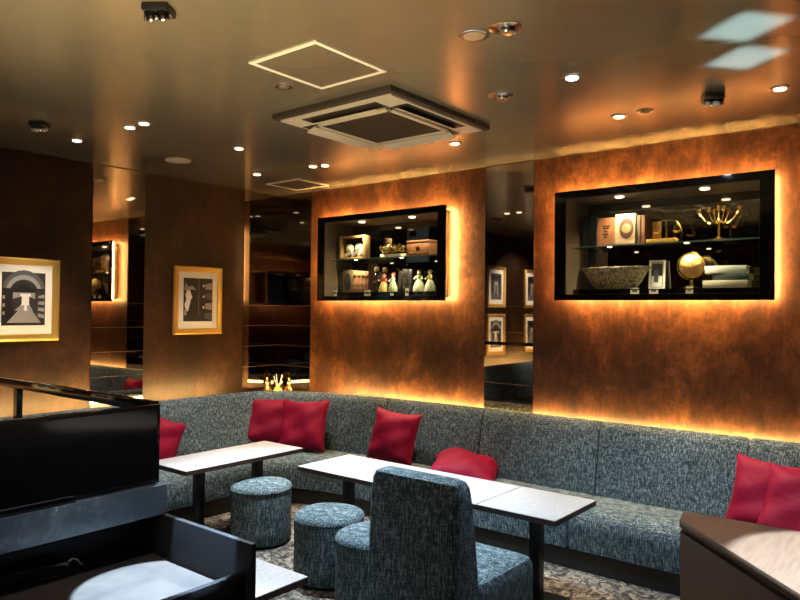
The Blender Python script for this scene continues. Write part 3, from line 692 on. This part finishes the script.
# ------------------------------------------------------------------ desk with screen on the left
dk = thing('media_desk', (-2.35, 1.0, 0), 'dark wooden desk with raised front lip and end panel', 'desk')
ox, oy = 2.35, -1.0
def L(x0, x1, y0, y1, z0, z1, bev=0): return MB().box(x0+ox, x1+ox, y0+oy, y1+oy, z0, z1, bev)
YD = .45
L(-2.70, -2.00, YD, 1.60, .555, .58).build('desktop', 'darkwood', dk)
L(-2.72, -2.70, YD, 1.60, .0, .75).build('back_board', 'darkpanel', dk)
L(-2.72, -1.945, 1.60, 1.622, .0, .75, .0015).build('end_panel', 'darkpanel', dk)
L(-2.00, -1.975, YD, 1.598, .585, .645, .002).build('front_lip', 'darkpanel', dk)
L(-2.00, -1.98, YD, 1.10, .05, .572, .002).build('door', 'darkpanel', dk); L(-2.00, -1.98, 1.105, 1.597, .05, .572, .002).build('door', 'darkpanel', dk)
L(-2.69, -2.02, YD, 1.60, .0, .05).build('toe_kick', 'black', dk)
t = tag(MB().box(-.10, .10, -.62, .62, 0, .12, .003).build('marble_riser', 'marble', None, (-2.60, 1.0, .7505)), 'grey marble riser block under the black screen', 'riser')
tv = thing('flat_screen', (-2.545, 1.0, .871), 'wide black glossy screen standing on the marble riser', 'screen')
MB().box(-.02, .02, -.60, .60, .004, .32, .003).build('bezel', 'gloss_black', tv)
MB().box(.0202, .0215, -.585, .585, .022, .305).build('display', 'screen', tv)
MB().box(-.04, .04, -.25, .25, .0, .004).build('stand', 'black', tv)
rl = thing('partition_rail', (-3.95, 1.635, 0), 'black metal railing running behind the screen to the left wall', 'railing')
MB().box(-1.44, 1.33, -.02, .02, 1.145, 1.19, .004).build('top_rail', 'gloss_black', rl)
for x in (.02, 1.2): MB().box(x-.02, x+.02, -.015, .015, 0, 1.145).build('post', 'gloss_black', rl)
sp = thing('bluetooth_speaker', (-2.645, 1.165, .5805), 'small black box speaker with silver edge on the desk', 'speaker', rz=R(-6))
MB().box(-.03, .03, -.115, .115, 0, .052, .006).build('body', 'black', sp)
MB().box(.0302, .032, -.105, .105, .006, .046).build('grille', 'gloss_black', sp)
b = MB(); y, z0, z1 = .108, .004, .048
b.tube([(.032,-y,z0),(.032,y,z0),(.032,y,z1),(.032,-y,z1)], .0012, 6, closed=True); b.build('silver_trim', 'silver', sp)
tag(MB().tube([(-2.637,1.283,.615),(-2.638,1.305,.622),(-2.642,1.325,.612),(-2.646,1.342,.590),(-2.650,1.352,.584)], .0035, 8).build('cable', 'white'), 'short white cable behind the small speaker', 'cable')

# ------------------------------------------------------------------ wooden counter on the right
ct = thing('wooden_counter', (-.3, 2.5, 0), 'brown wooden counter with a slanted front at lower right', 'counter')
poly = [(-.897,3.045),(-.880,2.912),(-.10,2.085),(.9,2.085),(.9,3.06)]
pl = lambda d: [(x+.3, y-2.5) for x, y in poly]
def inset(poly, d):
    cx = sum(p[0] for p in poly)/len(poly); cy = sum(p[1] for p in poly)/len(poly); n = len(poly); out = []
    for i in range(n):
        a, p, q = Vector(poly[i-1]), Vector(poly[i]), Vector(poly[(i+1) % n]); e1 = (p-a).normalized(); e2 = (q-p).normalized()
        n1 = Vector((-e1.y, e1.x)); n2 = Vector((-e2.y, e2.x)); bis = (n1+n2).normalized(); k = d/max(.2, bis.dot(n1)); out.append(tuple(p+bis*k))
    return out
P0 = pl(0)
MB().prism(P0, .718, .75, bev=.0015).build('countertop', 'walnut', ct)
MB().prism(inset(P0, .012), .70, .718).build('shadow_gap', 'black', ct)
M['walnut_v'] = wood('walnut_front', (.085,.042,.025), (.13,.068,.042), (14,14,1.2), .42)
MB().prism(inset(P0, .003), .06, .70).build('body', 'walnut_v', ct)
MB().prism(inset(P0, .05), 0, .06).build('toe_kick', 'black', ct)

# ------------------------------------------------------------------ reed diffuser in the corner
t = thing('reed_diffuser', (-5.03, 4.43, .751), 'clear reed diffuser between two gold gourd bottles on the corner ledge', 'diffuser')
MB().lathe([(0,0),(.036,0),(.042,.01),(.044,.06),(.036,.085),(.014,.10),(.014,.125),(.016,.128),(0,.128)], n=18).build('bottle', 'amber_glass', t)
for a, l in ((20,.08),(160,.09),(260,.08),(80,.09)):
    MB().tube([(0,0,.05),(.045*math.cos(R(a)), .045*math.sin(R(a)), .12+l)], .0025, 5).build('reed', 'white_paper', t)
def gourd(x, y, label):
    t = thing('gourd_bottle', (x, y, .751), label, 'bottle', 'gold gourd bottles on the corner ledge')
    MB().lathe([(0,0),(.034,0),(.044,.03),(.046,.06),(.034,.095),(.017,.112),(.023,.130),(.024,.142),(.012,.158),(0,.158)], n=20).build('body', 'gold', t)
    MB().lathe([(.008,.156),(.007,.18),(.010,.184),(0,.184)], n=12).build('neck', 'gold', t)
gourd(-5.09, 4.35, 'gold gourd bottle left of the reed diffuser'); gourd(-4.95, 4.50, 'gold gourd bottle right of the reed diffuser')

# ------------------------------------------------------------------ ceiling fittings
def hatch(xc, yc, sx, sy, label):
    t = thing('access_hatch', (xc, yc, H), label, 'hatch', 'ceiling access hatches')
    b = MB(); e = .022
    for bx in ((-sx/2,sx/2,-sy/2,-sy/2+e),(-sx/2,sx/2,sy/2-e,sy/2),(-sx/2,-sx/2+e,-sy/2+e,sy/2-e),(sx/2-e,sx/2,-sy/2+e,sy/2-e)): b.box(bx[0], bx[1], bx[2], bx[3], -.006, -.0005)
    b.build('frame', 'alu', t); MB().box(-sx/2+e, sx/2-e, -sy/2+e, sy/2-e, -.004, -.0005).build('panel', 'ceiling', t)
hatch(-2.366, 2.315, .445, .48, 'square ceiling hatch with bright frame nearest the camera')
hatch(-4.76, 4.40, .43, .40, 'square ceiling hatch close to the far corner')
ac = thing('ceiling_air_conditioner', (-2.715, 3.205, H), 'square cassette air conditioner in the ceiling', 'air conditioner')
a_ = .455; 
MB().box(-a_, a_, -a_-.03, a_+.03, -.030, -.0005, .003).build('dark_plate', 'grille', ac)
b = MB(); o_, i_ = .425, .275
b.box(-o_, o_, -o_-.02, o_+.02, -.040, -.030)
b.build('cover_panel', 'cream', ac)
for k in range(4):
    rot = Matrix.Rotation(R(90*k), 4, 'Z')
    MB().box(-.285, .285, .300, .405, -.0425, -.0401, mx=rot).build('air_slot', 'grille', ac)
    fl = Matrix.Translation((0, .322, -.050)) @ Matrix.Rotation(R(-22), 4, 'X')
    MB().box(-.27, .27, -.004, .062, -.004, .002, mx=rot @ fl).build('flap', 'cream', ac)
b = MB()
for k in range(4): b.box(-.293, .293, .262, .293, -.058, -.0405, .004, mx=Matrix.Rotation(R(90*k), 4, 'Z'))
b.build('grille_frame', 'cream', ac)
b = MB().box(-.261, .261, -.261, .261, -.052, -.0405)
for k in range(22): b.box(-.258, .258, -.250+k*.0227, -.238+k*.0227, -.056, -.052)
b.build('intake_grille', 'grille', ac)
def downlight(x, y, label, lens='lens_warm', r=.035, power=28, col=WARM, ang=58, target=None, soft=.03):
    t = thing('ceiling_downlight', (x, y, H), label, 'downlight', 'round ceiling downlights')
    MB().lathe([(r-.006,-.001),(r+.012,-.001),(r+.014,-.004),(r+.004,-.008),(r-.006,-.005)], n=24).build('trim_ring', 'chrome', t)
    MB().lathe([(0,-.0105),(r*.7,-.010),(r-.006,-.0075),(r-.006,-.0008),(0,-.0008)], n=20).build('lens', lens, t)
    if power:
        tg = target or (x, y, 0)
        lamp('SPOT', 'lamp_light', (0, 0, -.02), Vector((tg[0]-x, tg[1]-y, -H)), power, col, t, spot_size=R(ang), spot_blend=.5, shadow_soft_size=soft)
    return t
downlight(-4.738, 2.327, 'downlight nearest the large framed picture', power=110, target=(XL, 2.25, 1.2))
downlight(-4.12, 2.363, 'left one of two downlights close together before the narrow mirror', power=45)
downlight(-3.96, 2.365, 'right one of two downlights close together before the narrow mirror', power=90, target=(XL, 3.75, 1.2))
downlight(-4.022, 3.148, 'single downlight above the left pair of tables', power=105, target=(-4.1, 3.15, .5))
downlight(-2.716, 2.409, 'dim downlight beside the bright framed hatch', lens='lens_off', power=0)
downlight(-1.577, 2.442, 'unlit beige downlight beside the gimbal one', lens='lens_beige', r=.05, power=0)
downlight(-1.477, 3.173, 'brilliant blue white downlight above the long tables', lens='lens_cool', power=170, col=COOL, ang=80)
downlight(-1.552, 3.971, 'lit downlight left of the dark one before the right cabinet', power=80, target=(-1.5, 4.25, 0))
downlight(-1.396, 3.961, 'small dark downlight before the right cabinet', lens='lens_off', r=.035, power=0)
downlight(-.708, 3.965, 'downlight at the right edge of the ceiling', power=120, target=(-.75, 4.15, 0))
downlight(-2.695, 3.944, 'downlight just beyond the air conditioner', power=80, target=(-2.75, 4.1, 0))
downlight(-4.042, 3.902, 'left one of two downlights near the small cabinet', power=60)
downlight(-3.936, 3.932, 'right one of two downlights near the small cabinet', power=110, target=(-3.1, 3.45, .5))
downlight(-4.67, 3.85, 'downlight above the corner cushions', power=80)
def gimbal(x, y, label, rz):
    t = thing('gimbal_spotlight', (x, y, H), label, 'spotlight', 'gimbal spotlights', rz=rz)
    MB().lathe([(.05,-.001),(.066,-.001),(.068,-.005),(.05,-.008)], n=24).build('trim_ring', 'chrome', t)
    MB().lathe([(0,-.001),(.05,-.001),(.05,-.003),(0,-.003)], n=20).build('recess', 'black', t)
    MB().lathe([(0,-.030),(.026,-.028),(.034,-.018),(.036,-.004),(0,-.003)], n=20, mx=Matrix.Translation((.014,0,0)) @ Matrix.Rotation(R(14), 4, 'Y')).build('lamp_head', 'chrome', t)
    return t
gimbal(-1.433, 2.449, 'round chrome gimbal spotlight near the top of the ceiling', .4)
gimbal(-1.90, 3.211, 'round chrome gimbal spotlight right of the air conditioner', 1.2)
def blackspot(x, y, label, rz):
    t = thing('black_ceiling_spot', (x, y, H), label, 'spotlight', 'square black ceiling spots', rz=rz)
    MB().box(-.05, .05, -.05, .05, -.030, -.0005, .006).build('housing', 'black', t)
    for sx in (-1, 1):
        h = MB().lathe([(0,-.005),(.024,-.005),(.026,.0),(.026,.03),(0,.03)], n=18, mx=Matrix.Translation((sx*.024, -.008, -.042)) @ Matrix.Rotation(R(25), 4, 'X')).build('lamp_head', 'gloss_black', t)
        MB().lathe([(.020,-.011),(.026,-.012),(.0285,-.006),(.0285,.008),(.020,.008)], n=18, mx=Matrix.Translation((sx*.024, -.008, -.042)) @ Matrix.Rotation(R(25), 4, 'X')).build('chrome_ring', 'chrome', h)
blackspot(-4.49, 1.969, 'black twin ceiling spot near the large framed picture', .7)
blackspot(-2.388, 1.481, 'black twin ceiling spot at the top left edge', .6)
blackspot(-1.009, 3.882, 'black twin ceiling spot above the right cabinet', .5)
t = thing('ceiling_speaker', (-4.733, 3.12, H), 'round beige ceiling speaker before the small framed picture', 'speaker')
MB().lathe([(.085,-.0008),(.098,-.0008),(.10,-.004),(.092,-.009),(.085,-.006)], n=36).build('rim', 'cream', t)
b = MB().lathe([(0,-.005),(.084,-.004),(.084,-.0008),(0,-.0008)], n=36); b.build('grille', 'cream', t)
